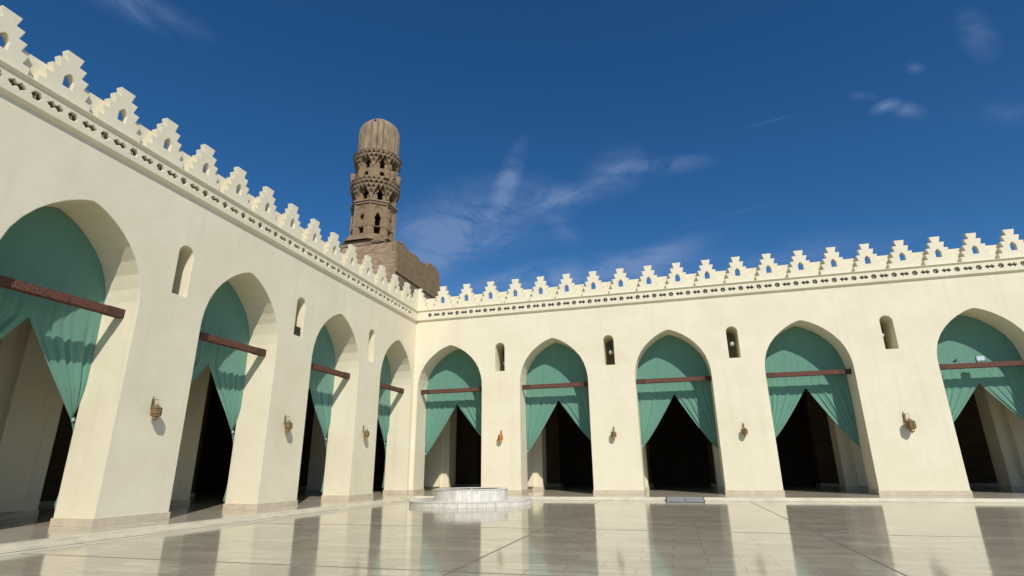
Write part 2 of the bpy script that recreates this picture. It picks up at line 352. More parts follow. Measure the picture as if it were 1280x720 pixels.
MER=to_me(MER,'merlon',M['plaster']); MER_HALF=to_me(MER_HALF,'merlon',M['plaster'])
def rosette(c,z,r):
    return [(c+r*(1+.10*math.cos(6*a))*math.cos(a),z+r*(1+.10*math.cos(6*a))*math.sin(a)) for a in [2*PI*i/24 for i in range(24)]]
def twinstar(c,z):
    half=[(0,.04),(.04,.055),(.09,.12),(.13,.07),(.165,.06),(.222,0)]
    Rr=half; P=[(c+u,z+v) for u,v in Rr]+[(c+u,z-v) for u,v in Rr[::-1][1:]]
    P+=[(c-u,z-v) for u,v in Rr[1:]]+[(c-u,z+v) for u,v in Rr[::-1][1:-1]]
    return P
FZ0,FZ1=10.84,11.38; FD=-.125
def frieze_bm(u0,u1,first,sgn):
    """pierced band: one cell a metre long with a rosette and a twin star, repeated"""
    bm=bmesh.new(); n=0
    c=u0; zc=11.145
    cells=[]; 
    w=.955; a=first-.25*w; a+=math.ceil((u0-a)/w-1e-6)*w; starts=[]
    while a+w<=u1+1e-6: starts.append(a); a+=w
    for xa,xb in ((u0,starts[0]),(starts[-1]+w,u1)):
        if xb-xa>.002:
            bm.faces.new([bm.verts.new(p) for p in ((xa,FD,FZ0),(xb,FD,FZ0),(xb,FD,FZ1),(xa,FD,FZ1))])
            bm.faces.new([bm.verts.new(p) for p in ((xa,FD,FZ0),(xb,FD,FZ0),(xb,-.002,FZ0-.08),(xa,-.002,FZ0-.08))])
    for a in starts:
        rc=a+w*.25; sc=a+w*.75
        for xa,xb,lp in ((a,a+w/2,rosette(rc,zc,.128)),(a+w/2,a+w,twinstar(sc,zc))):
            il=min(range(len(lp)),key=lambda q:lp[q][0]); ir=max(range(len(lp)),key=lambda q:lp[q][0]); n_=len(lp)
            def arc(p,q):
                o_=[lp[p]]
                while p!=q: p=(p+1)%n_; o_.append(lp[p])
                return o_
            c1,c2=arc(il,ir),arc(ir,il)[::-1]
            upc,loc_=(c1,c2) if sum(p[1] for p in c1)/len(c1)>sum(p[1] for p in c2)/len(c2) else (c2,c1)
            for poly in ([(xa,zc)]+upc+[(xb,zc),(xb,FZ1),(xa,FZ1)],[(xa,zc)]+loc_+[(xb,zc),(xb,FZ0),(xa,FZ0)]):
                A=[bm.verts.new((u,FD,z)) for u,z in poly]
                for t in tessellate_polygon([[Vector((u,z,0)) for u,z in poly]]): bm.faces.new([A[q] for q in t])
            A=[bm.verts.new((u,FD,z)) for u,z in lp]; B=[bm.verts.new((u,FD+.10,z)) for u,z in lp]
            for q in range(n_): r_=(q+1)%n_; bm.faces.new((A[q],A[r_],B[r_],B[q]))
        # little boss in the middle of the rosette
        q=[bm.verts.new((rc+.032*math.cos(2*PI*j/8),FD+.085,zc+.032*math.sin(2*PI*j/8))) for j in range(8)]
        for sx in (-1,1): box(bm,(rc-.006,FD+.06,zc-.13 if sx<0 else zc+.03),(rc+.006,FD+.075,zc-.03 if sx<0 else zc+.13))
        q2=[bm.verts.new((v.co.x,FD+.10,v.co.z)) for v in q]; bm.faces.new(q2[::-1])
        bm.faces.new(q)
        for j in range(8): bm.faces.new((q[j],q[(j+1)%8],q2[(j+1)%8],q2[j]))
        # soffit, top
        s=[bm.verts.new(p) for p in ((a,FD,FZ0),(a+w,FD,FZ0),(a+w,-.002,FZ0-.08),(a,-.002,FZ0-.08))]; bm.faces.new(s)
    for uu in (u0,u1):
        bm.faces.new([bm.verts.new(p) for p in ((uu,FD,FZ0),(uu,-.002,FZ0-.08),(uu,-.002,FZ1),(uu,FD,FZ1))])
    bmesh.ops.remove_doubles(bm,verts=bm.verts,dist=.0005)
    return bm
def arcade(root,u0,u1,opens,niches,inner_lo,merlon0,sgn,frieze_end):
    """local frame: u along the wall to the right seen from the court, depth into the wall"""
    bmo('wall',facade_mesh(u0,u1,opens,niches,0,TH,FZ0+(.032 if sgn>0 else .0)),M['plaster'],root)
    bm=bmesh.new(); box(bm,(u0,.62,FZ0+.034),(u1,TH,FZ1-.002)); bmo('wall_back',bm,M['plaster'],root)
    fu0,fu1=(frieze_end,u1) if sgn>0 else (u0,frieze_end)
    bmo('frieze',frieze_bm(fu0,fu1,32.50 if sgn>0 else -23.73,sgn),M['plaster'],root,(0,0,0 if sgn>0 else -.029))
    bm=bmesh.new()                                     # cornice moulding under the merlons (cavetto)
    a,b=(-.15,u1) if sgn<0 else (u0,u1+.0)
    if sgn>0: a=.30
    else: b=-.30; a=u0
    prof=[(-.123,FZ1),(-.15,FZ1+.03),(-.21,FZ1+.085),(-.21,FZ1+.115),(.60,FZ1+.115),(.60,FZ1)]
    if sgn>0: a0=.27; b0=u1
    else: a0=u0; b0=-.27
    # mitre: run right into the corner, cut on the diagonal
    va=[bm.verts.new(((-d if sgn>0 else a0),d,z)) for d,z in prof]
    vb=[bm.verts.new(((b0 if sgn>0 else d),d,z)) for d,z in prof]
    for i in range(len(prof)): j=(i+1)%len(prof); bm.faces.new((va[i],va[j],vb[j],vb[i]))
    bm.faces.new(va); bm.faces.new(vb[::-1])
    bmo('cornice',bm,M['plaster'],root,(0,0,0 if sgn>0 else -.028))
    # merlons and the low wall between them
    us=[]; k=0; zs=.968 if sgn>0 else .92; zo=11.50*(1-zs)-(0 if sgn>0 else .005)
    while True:
        u=merlon0+sgn*1.657*k
        if (sgn>0 and u>u1-.8) or (sgn<0 and u<u0+.8): break
        o=link('merlon',MER,None,root,(u,0,zo)); o.scale=(1,1,zs); us.append(u); k+=1
    o=link('merlon',MER_HALF,None,root,(.052 if sgn>0 else -.052,0,zo)); o.scale=(1 if sgn>0 else -1,1,zs)
    us2=sorted(us+[0.0])
    for a,b in zip(us2,us2[1:]):
        g0,g1=a+.30,b-.30
        if a==0: g0=a+.06
        if b==0: g1=b-.06
        bm=bmesh.new(); prism(bm,[[(g0,11.50),(g1,11.50),(g1,12.40),(g0,12.40)]],(.162),.44); bmo('parapet',bm,M['plaster'],root,(0,0,zo)).scale=(1,1,zs)
    # plinths on every pier
    o=sorted(opens); edges=[u0]+[v for p in o for v in p]+[u1]
    for i in range(0,len(edges),2):
        a,b=edges[i],edges[i+1]
        if b-a<.05: continue
        lo_,hi_=a-.035,b+.035
        if sgn>0 and i==0: lo_=.0355
        if sgn<0 and i==len(edges)-2: hi_=-.0355
        bm=bmesh.new(); box(bm,(lo_,-.035,ZF+.002),(hi_,TH+.035,ZF+.21)); bmo('plinth',bm,M['plinth'],root)
    # carved tie beams, a short way inside every arch
    for l,r in o:
        bm=bmesh.new(); box(bm,(l+.002,.50,6.13),(r-.002,.74,6.375),.008); t=bmo('tie_beam',bm,M['wood'],root)
        w=.55
        for s in (l+.003,r-.003-w): bm=bmesh.new(); box(bm,(s,.492,6.122),(s+w,.748,6.383)); bmo('beam_end',bm,M['oldwood'],t)
    # inner rows of piers
    for d in (5.6,11.6):
        ends=(-d-TH,u1) if sgn>0 else (u0,d-.01)
        ops=list(opens)+([(-6.4,-3.0),(-11.2,-7.2)] if sgn>0 else [(1.2,5.2)]+([(7.6,11.4)] if d>6 else []))
        ops=[q for q in ops if q[0]>ends[0]+.3 and q[1]<ends[1]-.05]
        bmo('inner_wall',facade_mesh(ends[0],ends[1],ops,[],d,d+1.3,10.2),M['plaster'] if d<8 else M['shadebrick'],root)  # far row swaps plaster for the masonry darkened to stand in for shade
        e=sorted(ops); ed=[ends[0]]+[v for p in e for v in p]+[ends[1]]
        for i in range(0,len(ed),2):
            if d<8 and ed[i+1]-ed[i]>1.6:
                bm=bmesh.new(); box(bm,(ed[i]+.62,d-.24,ZF+.22),(ed[i+1]-.62,d-.001,9.9)); bmo('pilaster',bm,M['plaster'],root)
            bm=bmesh.new(); box(bm,(ed[i]-.035,d-.035,ZF+.002),(ed[i+1]+.035,d+1.335,ZF+.21)); bmo('inner_plinth',bm,M['plinth'],root)
    e0,e1=(-18.4,u1) if sgn>0 else (u0,18.0)
    bm=bmesh.new(); box(bm,(e0,18.0,ZF-.1),(e1,18.4,10.2)); bmo('back_wall',bm,M['shadebrick'],root)
    bm=bmesh.new(); r0,r1=(-18.4,u1) if sgn>0 else (u0,TH-.01)
    box(bm,(r0,TH+.002,10.22),(r1,18.4,10.6)); bmo('roof',bm,M['ceil'],root)
    e=u1 if sgn>0 else u0
    bm=bmesh.new(); box(bm,(e-.3 if sgn>0 else e,TH+.001,ZF-.1),(e if sgn>0 else e+.3,17.99,10.2)); bmo('end_wall',bm,M['plaster'],root)
RR=thing('arcade_building','sunlit cream arcade with crenellated top at the far side of the court','building')
LL=thing('arcade_building','cream arcade with crenellated top receding along the left side','building',(0,0,0),PI/2)
arcade(RR,0.0,END_R,OPEN_R,NICHE_R,0,1.82,1,.126)
arcade(LL,END_L,-.0+TH-.003,OPEN_L,NICHE_L,0,-1.53,-1,-.126)

# ---------------------------------------------------------------- curtains
def drape_mesh(a,side,seed,tiez,zsplit):
    """one half of a curtain in its arch: flat canvas above, gathered to the jamb below"""
    rnd=random.Random(seed); bm=bmesh.new(); ns,nu,nl=56,10,26
    ph=[rnd.uniform(0,6.28) for _ in range(5)]
    fa=rnd.uniform(.7,1.35); s=0
    def fold(s_):
        return (.5*math.sin(34*s_+ph[0])+.32*math.sin(57*s_+ph[1]+1.2*math.sin(9*s_))+.3*math.sin(19*s_+ph[2]))
    rows=[]
    dz_t=tiez; edge=.012
    for j in range(nu+nl+1):
        row=[]
        for i in range(ns+1):
            s=i/ns; x0=(1-s)*(a-edge)
            zt=arch_z(x0/a)-.015 if x0/a<.999 else 6.2
            if j<=nu:
                f=j/nu; z=zt+(zsplit-zt)*f; x=x0
                cf=min(1,x0/.35); cf=cf*cf*(3-2*cf)
                y=.006*math.sin(7*x0)*cf+.05*(f**2.2)*fold(s)*.45*cf+.02*math.sin(2.2*z)*(1-abs(2*f-1))
            else:
                t=(j-nu)/nl
                k=1-(1-t)**1.12
                xe=a-.01-.05*s
                x=x0+(xe-x0)*k
                z_end=dz_t+.16*(1-s)
                z=zsplit+(z_end-zsplit)*(1-(1-t)**(1.16+.14*s))-.0
                amp=.05*(.45+.9*math.sin(PI*min(1,t*.9+.1)))*(1-.45*t)
                cf=min(1,x0/.35); cf=cf*cf*(3-2*cf); cf=min(1,cf+t*5)
                y=fold(s)*amp*fa*cf+.05*math.sin(PI*t)*s+.21*max(0,(t-.55)/.45)**1.5
            row.append(bm.verts.new((side*x,y,z)))
        rows.append(row)
    # gathered tail hanging by the jamb
    tz=tiez; base=rows[-1]; n=14; zend=.35+rnd.uniform(0,.35)
    for j in range(1,n+1):
        t=j/n; row=[]
        for i in range(ns+1):
            s=i/ns; wid=.05+.05*math.sin(PI*min(1,t*1.2))
            x=a+.30*min(1,t*4)-.19*max(0,t-.6)/.4-.01-wid*s; y=.21+.04*math.sin(40*s+ph[0])*(.35+.65*t)
            z=base[i].co.z*(1-t)+(zend+.05*math.sin(11*s+ph[1]))*t
            row.append(bm.verts.new((side*x,y,z)))
        rows.append(row)
    for A,B in zip(rows,rows[1:]):
        for i in range(ns): bm.faces.new((A[i],A[i+1],B[i+1],B[i]))
    return bm
def curtain(root_rz,c,a,seed,label,tie=(2.55,2.5),zs=5.5):
    loc=(c,1.40,0) if not root_rz else (-1.40,c,0)
    t=thing('curtain',label,'curtain',loc,root_rz,'teal curtains hung in the arches')
    for side,tz in ((-1,tie[0]),(1,tie[1])):
        bmo('drape',drape_mesh(a,side,seed*2+side,tz,zs),M['fabric'],t,smooth=180,recalc=False)
        bm=bmesh.new(); q=side*(a-.0)
        lathe(bm,[(.052,tz-.03),(.06,tz),(.06,tz+.04),(.052,tz+.07)],10,(q,.21)); bmo('tieback',bm,M['rope'],t,smooth=40)
    return t
CR=[('teal curtain in the corner arch of the far arcade, just behind the fountain',(2.45,3.0)),
    ('teal curtain in the arch just right of the fountain and the orange lantern',(2.5,2.9)),
    ('teal curtain in the arch right behind the grey metal ramp',(2.65,2.5)),
    ('teal curtain in the arch left of the big glazed lantern',(2.8,2.5)),
    ('teal curtain behind the beam with the silver floodlight, at the right edge',(3.0,3.0))]
for i,((l,r),(lb,ti)) in enumerate(zip(OPEN_R[:5],CR)):
    curtain(0,(l+r)/2,(r-l)/2,11+i*7,lb,ti,(5.5,5.48,5.56,5.6,5.47)[i])
for l,r in OPEN_R[5:]: curtain(0,(l+r)/2,(r-l)/2,53,'teal curtain of the far arcade one arch beyond the right edge of the view',(2.9,2.9))
for i,(l,r) in enumerate(OPEN_L[4:]): curtain(PI/2,(l+r)/2,(r-l)/2,131+i*5,['teal curtain of the left arcade one arch nearer than the left edge','teal curtain of the left arcade two arches nearer than the left edge'][i],(3.0,3.0))
CL_=0
CL=['narrow looking teal curtain in the left arcade arch next to the corner','shaded teal curtain in the left arcade arch second from the corner',
    'shaded teal curtain in the left arcade arch between the two nearest wall lanterns','largest teal curtain, in the nearest arch at the left edge']
for i,((l,r),lb) in enumerate(zip(OPEN_L[:4],CL)):
    curtain(PI/2,(l+r)/2,(r-l)/2,71+i*5,lb,(3.0,3.05),(5.45,5.42,5.52,5.72)[i])

# ---------------------------------------------------------------- wall lanterns
def lantern(name_label,metal,glass,group):
    t=thing('wall_lantern',name_label,'lantern',group=group)
    bm=bmesh.new(); box(bm,(-.055,-.03,.10),(.055,-.001,.52),.006); lathe(bm,[(.001,.52),(.03,.56),(.001,.62)],8,(0,-.016)); bmo('back_plate',bm,metal,t)
    bm=bmesh.new()
    tube(bm,[(0,-.02,.36),(0,-.10,.44),(0,-.20,.49),(0,-.29,.47),(0,-.33,.40),(0,-.30,.36)],.013)
    tube(bm,[(0,-.02,.16),(0,-.10,.24),(0,-.14,.34),(0,-.09,.42)],.009); bmo('bracket',bm,metal,t,smooth=60)
    c=(0,-.30)
    bm=bmesh.new()
    lathe(bm,[(.008,.36),(.012,.30),(.035,.285),(.05,.25),(.09,.215),(.15,.16),(.205,.13),(.205,.115),(.19,.10)],8,c); top=bmo('lantern_cap',bm,metal,t)
    bm=bmesh.new(); lathe(bm,[(.175,.098),(.19,-.09),(.175,-.16)],8,c); bmo('glass_pane',bm,glass,t)
    bm=bmesh.new()
    for k in range(8):
        an=2*PI*k/8; ca,sa=math.cos(an),math.sin(an)
        tube(bm,[(c[0]+.185*ca,c[1]+.185*sa,.105),(c[0]+.20*ca,c[1]+.20*sa,-.09),(c[0]+.185*ca,c[1]+.185*sa,-.17)],.012,6)
    for z,rr in ((.03,.198),(-.09,.207)):
        lathe(bm,[(rr-.004,z-.012),(rr+.004,z-.012),(rr+.004,z+.012),(rr-.004,z+.012)],8,c,cap=False)
    lathe(bm,[(.20,-.16),(.20,-.18),(.15,-.22),(.10,-.235),(.12,-.30),(.10,-.32),(.055,-.36),(.02,-.38),(.012,-.42)],8,c)
    bmo('frame',bm,metal,t)
    return t
G='brass lanterns fixed to the piers'
l0=lantern('nearest brass lantern, on the left arcade pier beside the biggest curtain',M['brass'],M['glass'],G)
l0.location=(0,-18.43,3.36); l0.rotation_euler=(0,0,PI/2)
dup(l0,(0,-12.06,3.34),'middle one of the three brass lanterns on the left arcade')
dup(l0,(0,-5.76,3.34),'farthest brass lantern on the left arcade, nearest the corner')
l1=lantern('bright orange copper lantern on the far pier right behind the fountain',M['copper'],M['copper'],G); l1.location=(5.83,0,3.28)
l2=lantern('thin dark lantern between the arch right of the fountain and the ramp arch',M['brass'],M['glass'],G); l2.location=(12.43,0,3.30)
dup(l2,(19.24,0,3.30),'dark lantern on the far pier just right of the ramp arch')
l3=lantern('largest looking brown glazed lantern on the broad pier at the far right',M['brass'],M['glass'],G); l3.location=(26.73,0,3.42); l3.rotation_euler=(0,0,.35)
for o_ in [o for o in COL.objects if o.name.startswith('wall_lantern')]: o_.scale=(.74,.74,.76)
l3.scale=(1.05,1.05,1.05)

# ---------------------------------------------------------------- lamps in niches, floodlights, bird
def globe_lamp(loc,label):
    t=thing('niche_lamp',label,'lamp',loc,0,'white lamps inside the small windows')
    bm=bmesh.new(); lathe(bm,[(.01,-.13),(.07,-.12),(.12,-.07),(.14,0),(.12,.06),(.09,.10)],16); bmo('globe',bm,M['white'],t,smooth=50)
    bm=bmesh.new(); lathe(bm,[(.09,.10),(.095,.15),(.04,.18),(.012,.20),(.012,.55)],12); bmo('lamp_holder',bm,M['iron'],t,smooth=40)
    return t
g0=globe_lamp((5.86,.75,7.85),'white lamp in the small window nearest the corner')
dup(g0,(12.52,.5,8.06),'white lamp in the small window above the thin dark lantern')
dup(g0,(19.31,.5,8.10),'white lamp in the small window right of the ramp arch')
dup(g0,(26.76,.62,8.07),'white lamp in the small window at the far right')
# hanging rods reach the vault of each window: ok
def floodlight(loc,rz,label,w,h,body,scale=1):
    t=thing('floodlight',label,'floodlight',loc,rz)
    bm=bmesh.new(); box(bm,(-w/2,-.06,.07),(w/2,.08,.07+h),.01)
    for k in range(6): box(bm,(-w/2+.03+k*(w-.06)/5-.006,.0805,.09),(-w/2+.03+k*(w-.06)/5+.006,.12,.05+h))
    bmo('housing',bm,body,t)
    bm=bmesh.new(); box(bm,(-w/2+.025,-.068,.095),(w/2-.025,-.0605,.045+h)); bmo('lens',bm,M['lens'],t)
    bm=bmesh.new()
    for s in (-1,1): box(bm,(s*(w/2+.012)-.008,-.01,.0),(s*(w/2+.012)+.008,.03,.07+h/2))
    box(bm,(-w/2-.02,-.01,0),(w/2+.02,.03,.012)); bmo('bracket',bm,M['iron'],t)
    return t
floodlight((30.86,.62,6.383),-.12,'silver floodlight standing on the tie beam at the right edge',.36,.26,M['steel'])
fl=floodlight((-.06,-11.93,7.225),PI/2,'dark grey box floodlight in the bottom of a left arcade window',.46,.34,M['grey'])
for ch in fl.children:
    if ch.name.startswith('lens'): ch.data.materials[0]=M['iron']
    if ch.name.startswith('bracket'): ch.data.materials[0]=M['grey']
# small lamp under the beam
b=bmesh.new(); lathe(b,[(.03,-.10),(.055,-.07),(.055,-.03),(.03,-.002)],12); o=bmo('spot_lamp',b,M['white'],loc=(30.98,.6,6.122),smooth=40)
tag(o,'tiny white lamp under the tie beam below the silver floodlight','lamp')
# pigeon
bt=thing('pigeon','small dark pigeon perched on the tie beam near the silver floodlight','bird',(29.75,.60,6.383),.5)
bm=bmesh.new()
sk=[(-.19,0,.085,.010),(-.13,0,.10,.022),(-.06,0,.115,.05),(.01,0,.135,.062),(.065,0,.165,.048),(.095,0,.205,.028),(.115,0,.235,.027),(.14,0,.24,.018),(.165,0,.232,.005)]
tube(bm,[p[:3] for p in sk],[p[3] for p in sk],10); bmo('body',bm,M['bird'],bt,smooth=180)
for s in (-1,1):
    bm=bmesh.new(); tube(bm,[(.0,s*.02,.09),(.005,s*.025,.04),(.0,s*.025,.004),(.03,s*.025,.004)],.006,6); bmo('leg',bm,M['copper'],bt)
    bm=bmesh.new(); tube(bm,[(.05,s*.045,.15),(-.02,s*.055,.13),(-.12,s*.03,.10),(-.17,s*.012,.09)],[.015,.028,.018,.004],8); bmo('wing',bm,M['bird'],bt,smooth=180)

# ---------------------------------------------------------------- fountain
FC=(6.25,-6.3)
f=thing('fountain','round two tiered white marble fountain standing in the court','fountain',(FC[0],FC[1],0))
def facing(bm,r,z0,z1,n,g=.007):
    for k in range(n):
        a0=2*PI*k/n+g/r; a1=2*PI*(k+1)/n-g/r; st=3
        pts=[a0+(a1-a0)*q/st for q in range(st+1)]
        o_=[(r*math.cos(a),r*math.sin(a)) for a in pts]; i_=[((r-.03)*math.cos(a),(r-.03)*math.sin(a)) for a in pts]
        lo=[bm.verts.new((x,y,z0)) for x,y in o_+i_[::-1]]; hi=[bm.verts.new((x,y,z1)) for x,y in o_+i_[::-1]]
        bm.faces.new(lo[::-1]); bm.faces.new(hi); m_=len(lo)
        for q in range(m_): bm.faces.new((lo[q],lo[(q+1)%m_],hi[(q+1)%m_],hi[q]))
def rim(bm,r0,r1,z0,z1,n=96):
    b_=.012
    lathe(bm,[(r0,z0),(r1-b_,z0),(r1,z0+b_),(r1,z1-b_),(r1-b_,z1),(r0,z1),(r0,z0)],n,cap=False)
R1,R2=2.85,1.70
bm=bmesh.new(); lathe(bm,[(R1-.031,.001),(R1-.031,.175)],96); bmo('lower_core',bm,M['fjoint'],f)
bm=bmesh.new(); facing(bm,R1,.002,.175,44); bmo('lower_facing',bm,M['fount'],f)
bm=bmesh.new(); rim(bm,R2-.2,R1+.02,.176,.205); bmo('lower_rim',bm,M['fount'],f,smooth=30)
bm=bmesh.new(); lathe(bm,[(R2-.031,.206),(R2-.031,.64),(R2-.3,.64),(R2-.3,.45),(0.01,.42)],96,cap=False); bmo('basin',bm,M['fjoint'],f,smooth=30)
bm=bmesh.new(); facing(bm,R2,.206,.64,26); bmo('upper_facing',bm,M['fount'],f)
bm=bmesh.new(); rim(bm,R2-.34,R2+.03,.641,.675); bmo('upper_rim',bm,M['fount'],f,smooth=30)
bm=bmesh.new(); lathe(bm,[(.16,.42),(.10,.48),(.07,.60),(.05,.64),(.05,.66)],20); bmo('spout',bm,M['fount'],f,smooth=40)

# ---------------------------------------------------------------- metal ramp
rp=thing('metal_ramp','grey two panel metal ramp laid over the step before the middle arch','ramp',(15.86,-3.45,0))
for s in (-1,1):
    bm=bmesh.new(); x0,x1=(-.83,-.012) if s<0 else (.012,.83)
    P=[(-.62,.006),(.62,.158),(.62,.14),(-.60,.0045)]
    va=[bm.verts.new((x0,y,z+.012)) for y,z in P]; vb=[bm.verts.new((x1,y,z+.012)) for y,z in P]
    bm.faces.new(va); bm.faces.new(vb[::-1])
    for i in range(4): bm.faces.new((va[i],vb[i],vb[(i+1)%4],va[(i+1)%4]))
    p_=bmo('ramp_panel',bm,M['steel'],rp)
bm=bmesh.new()
for x in (-.845,.845):
    v=[bm.verts.new((x+dx,y,z)) for dx in (-.014,.014) for y,z in ((-.62,.013),(.62,.013),(.62,.18),(-.62,.03))]
    bm.faces.new(v[:4]); bm.faces.new(v[4:][::-1])
    for i in range(4): bm.faces.new((v[i],v[4+i],v[4+(i+1)%4],v[(i+1)%4]))
bmo('side_rail',bm,M['iron'],rp)

# ---------------------------------------------------------------- minaret
MX,MY=-15.0,18.6
mn=thing('minaret','weathered brown stone minaret with fluted domed top behind the arcade corner','minaret',(MX,MY,0))
def octo(bm,r,z0,z1,n=8,rot=PI/8,r1=None,holes=None,th=.35):
    """n-gon shaft from flat panels, holes(k) gives the loops pierced through panel k"""
    for k in range(n):
        a0=rot+2*PI*k/n; a1=rot+2*PI*(k+1)/n
        p0=Vector((r*math.cos(a0),r*math.sin(a0),0)); p1=Vector((r*math.cos(a1),r*math.sin(a1),0))
        w=(p1-p0).length; t=(p1-p0)/w; nn=Vector((t.y,-t.x,0))
        loops=[[(0,z0),(w,z0),(w,z1),(0,z1)]]+(holes(k,w) if holes else [])
        b2=bmesh.new(); tris=tessellate_polygon([[Vector((u,z,0)) for u,z in lp] for lp in loops]); flat=[p for lp in loops for p in lp]
        A=[bm.verts.new(p0+t*u+Vector((0,0,z))) for u,z in flat]
        for tr in tris: bm.faces.new([A[i] for i in tr])
        o=4
        for lp in loops[1:]:
            m_=len(lp); B=[bm.verts.new(p0+t*u-nn*th+Vector((0,0,z))) for u,z in lp]
            for q in range(m_): r_=(q+1)%m_; bm.faces.new((A[o+q],A[o+r_],B[r_],B[q]))
            o+=m_
        b2.free()
def keel(c,z0,w,h):      # keyhole / trefoil headed window
    r=w/2
    return [(c-r,z0),(c-r,z0+h*.42),(c-r*1.5,z0+h*.50),(c-r*1.5,z0+h*.60),(c-r*.8,z0+h*.68),(c-r*.75,z0+h*.80),(c-r*.3,z0+h*.86),(c,z0+h),
            (c+r*.3,z0+h*.86),(c+r*.75,z0+h*.80),(c+r*.8,z0+h*.68),(c+r*1.5,z0+h*.60),(c+r*1.5,z0+h*.50),(c+r,z0+h*.42),(c+r,z0)]
def star(c,z,r):
    return [(c+(r if i%2==0 else r*.62)*math.sin(2*PI*i/12),z+(r*1.1 if i%2==0 else r*.62)*math.cos(2*PI*i/12)) for i in range(12)]
ROT8=R(-69.8)      # a face looks towards the court
def shaft_holes(k,w):
    if k%2==0: return [keel(w/2,26.98,.62,1.75),[(w/2-.33,26.05),(w/2+.33,26.05),(w/2+.42,26.86),(w/2-.42,26.86)]]
    return [keel(w/2,27.65,.42,.85),[(w/2-.28,26.05),(w/2+.30,26.05),(w/2+.34,26.8),(w/2-.42,26.8)]]
def disc(bm,rr,zz,n=8,rot=None):
    rot=ROT8 if rot is None else rot
    vs=[bm.verts.new((rr*math.cos(rot+2*PI*k/n),rr*math.sin(rot+2*PI*k/n),zz)) for k in range(n)]; bm.faces.new(vs)
bm=bmesh.new(); octo(bm,2.62,24.6,29.85,8,ROT8,holes=shaft_holes); bmo('shaft',bm,M['stone'],mn)
for z0,z1,rr in ((24.6,25.3,2.72),(26.87,26.95,2.67),(29.6,29.85,2.80),(29.85,30.02,2.95)):
    bm=bmesh.new()
    if z0==26.87:
        for k in range(8):
            a0=ROT8+2*PI*k/8; a1=ROT8+2*PI*(k+1)/8
            tube(bm,[(2.64*math.cos(a0),2.64*math.sin(a0),26.91),(2.64*math.cos(a1),2.64*math.sin(a1),26.91)],.05,5)
    else: octo(bm,rr,z0,z1,8,ROT8); disc(bm,rr,z0); disc(bm,rr,z1)
    bmo('string_course',bm,M['muq'],mn)
for k in range(8):
    a0=ROT8+2*PI*k/8; a1=ROT8+2*PI*(k+1)/8; r=2.635
    p0=Vector((r*math.cos(a0),r*math.sin(a0),0)); p1=Vector((r*math.cos(a1),r*math.sin(a1),0)); w=(p1-p0).length; t=(p1-p0)/w
    for q,rad,rr in ((.60,1,.07),(.42,.75,.05)):
        pts=[p0+t*(w/2+u*q/.60)+Vector((0,0,28.35+(z-28.35)*rad+(1-rad)*.4)) for u,z in ((-.60,27.0),(-.60,28.75),(-.52,29.1),(-.28,29.32),(0,29.48),(.28,29.32),(.52,29.1),(.60,28.75),(.60,27.0))]
        bm=bmesh.new(); tube(bm,pts,rr,5); bmo('relief_arch',bm,M['muq'],mn)
    bm=bmesh.new(); tube(bm,[p0+Vector((0,0,25.3)),p0+Vector((0,0,29.6))],.11,6); bmo('corner_shaft',bm,M['muq'],mn)
def muqarnas(z0,tiers,n,skip):
    """tiers of small pointed corbels, every tier stepping out over the one below"""
    bm=bmesh.new()
    for i,(ri,ro,h) in enumerate(tiers):
        zz=z0+sum(t[2] for t in tiers[:i])
        for k in range(n):
            a=2*PI*(k+.5*(i%2))/n+ROT8; da=PI/n*.84
            if (i==0 and k%4 in (1,2,3) and k%4!=0) or (i==1 and k%4 in (1,2)): continue
            if random.random()<.03: continue
            def P(rr,an,z): return bm.verts.new((rr*math.cos(an),rr*math.sin(an),z))
            j=random.uniform(-.05,.04)
            tl,tr=P(ro+j,a-da,zz+h*.97),P(ro+j,a+da,zz+h*.97); ml,mr=P(ro-.02+j,a-da,zz+h*.60),P(ro-.02+j,a+da,zz+h*.60)
            b_=P(ri-.05,a,zz-.10); il,ir=P(ri-.45,a-da,zz+h*.97),P(ri-.45,a+da,zz+h*.97); bl,br=P(ri-.45,a-da*.4,zz+h*.1),P(ri-.45,a+da*.4,zz+h*.1)
            bm.faces.new((tl,tr,mr,ml)); bm.faces.new((ml,mr,b_)); bm.faces.new((ml,b_,bl,il,tl)); bm.faces.new((mr,tr,ir,br,b_)); bm.faces.new((tl,il,ir,tr)); bm.faces.new((b_,br,bl))
    bmo('muqarnas_ring',bm,M['muq'],mn)
two=lambda z,wd,h:(lambda k,w:[keel(w*.56,z,wd,h)])
bm=bmesh.new(); octo(bm,2.48,30.02,32.75,8,ROT8,holes=two(30.12,.62,1.5),th=.3)
octo(bm,2.66,32.75,34.1,8,ROT8,holes=lambda k,w:[star(w*.56,33.42,.38)],th=.25); disc(bm,2.66,32.75); disc(bm,2.66,34.1)
octo(bm,2.50,34.1,36.3,8,ROT8,holes=two(34.2,.58,1.3),th=.3); disc(bm,2.5,36.3)
bmo('drum',bm,M['stone'],mn)
muqarnas(30.05,[(2.58,2.72,.85),(2.66,2.86,.55),(2.76,3.0,.50),(2.88,3.12,.45),(2.96,3.12,.38)],32,((0,),4,(1,3)))
muqarnas(34.12,[(2.56,2.70,.75),(2.62,2.84,.50),(2.72,2.98,.45),(2.80,3.02,.40)],32,((0,),4,(1,3)))
for z in (32.75,36.22):
    bm=bmesh.new(); lathe(bm,[(2.3,z),(3.04,z+.01),(3.06,z+.10),(2.3,z+.14)],32); bmo('string_course',bm,M['muq'],mn)
for an in (-152,-20,8,-140):        # broken corbel stumps left between the rings
    a=R(an); bm=bmesh.new()
    lathe(bm,[(.10,32.6),(.26,32.9),(.30,33.1),(.36,33.4),(.40,33.65),(.40,33.8)],9,(2.85*math.cos(a),2.85*math.sin(a))); bmo('corbel',bm,M['muq'],mn)
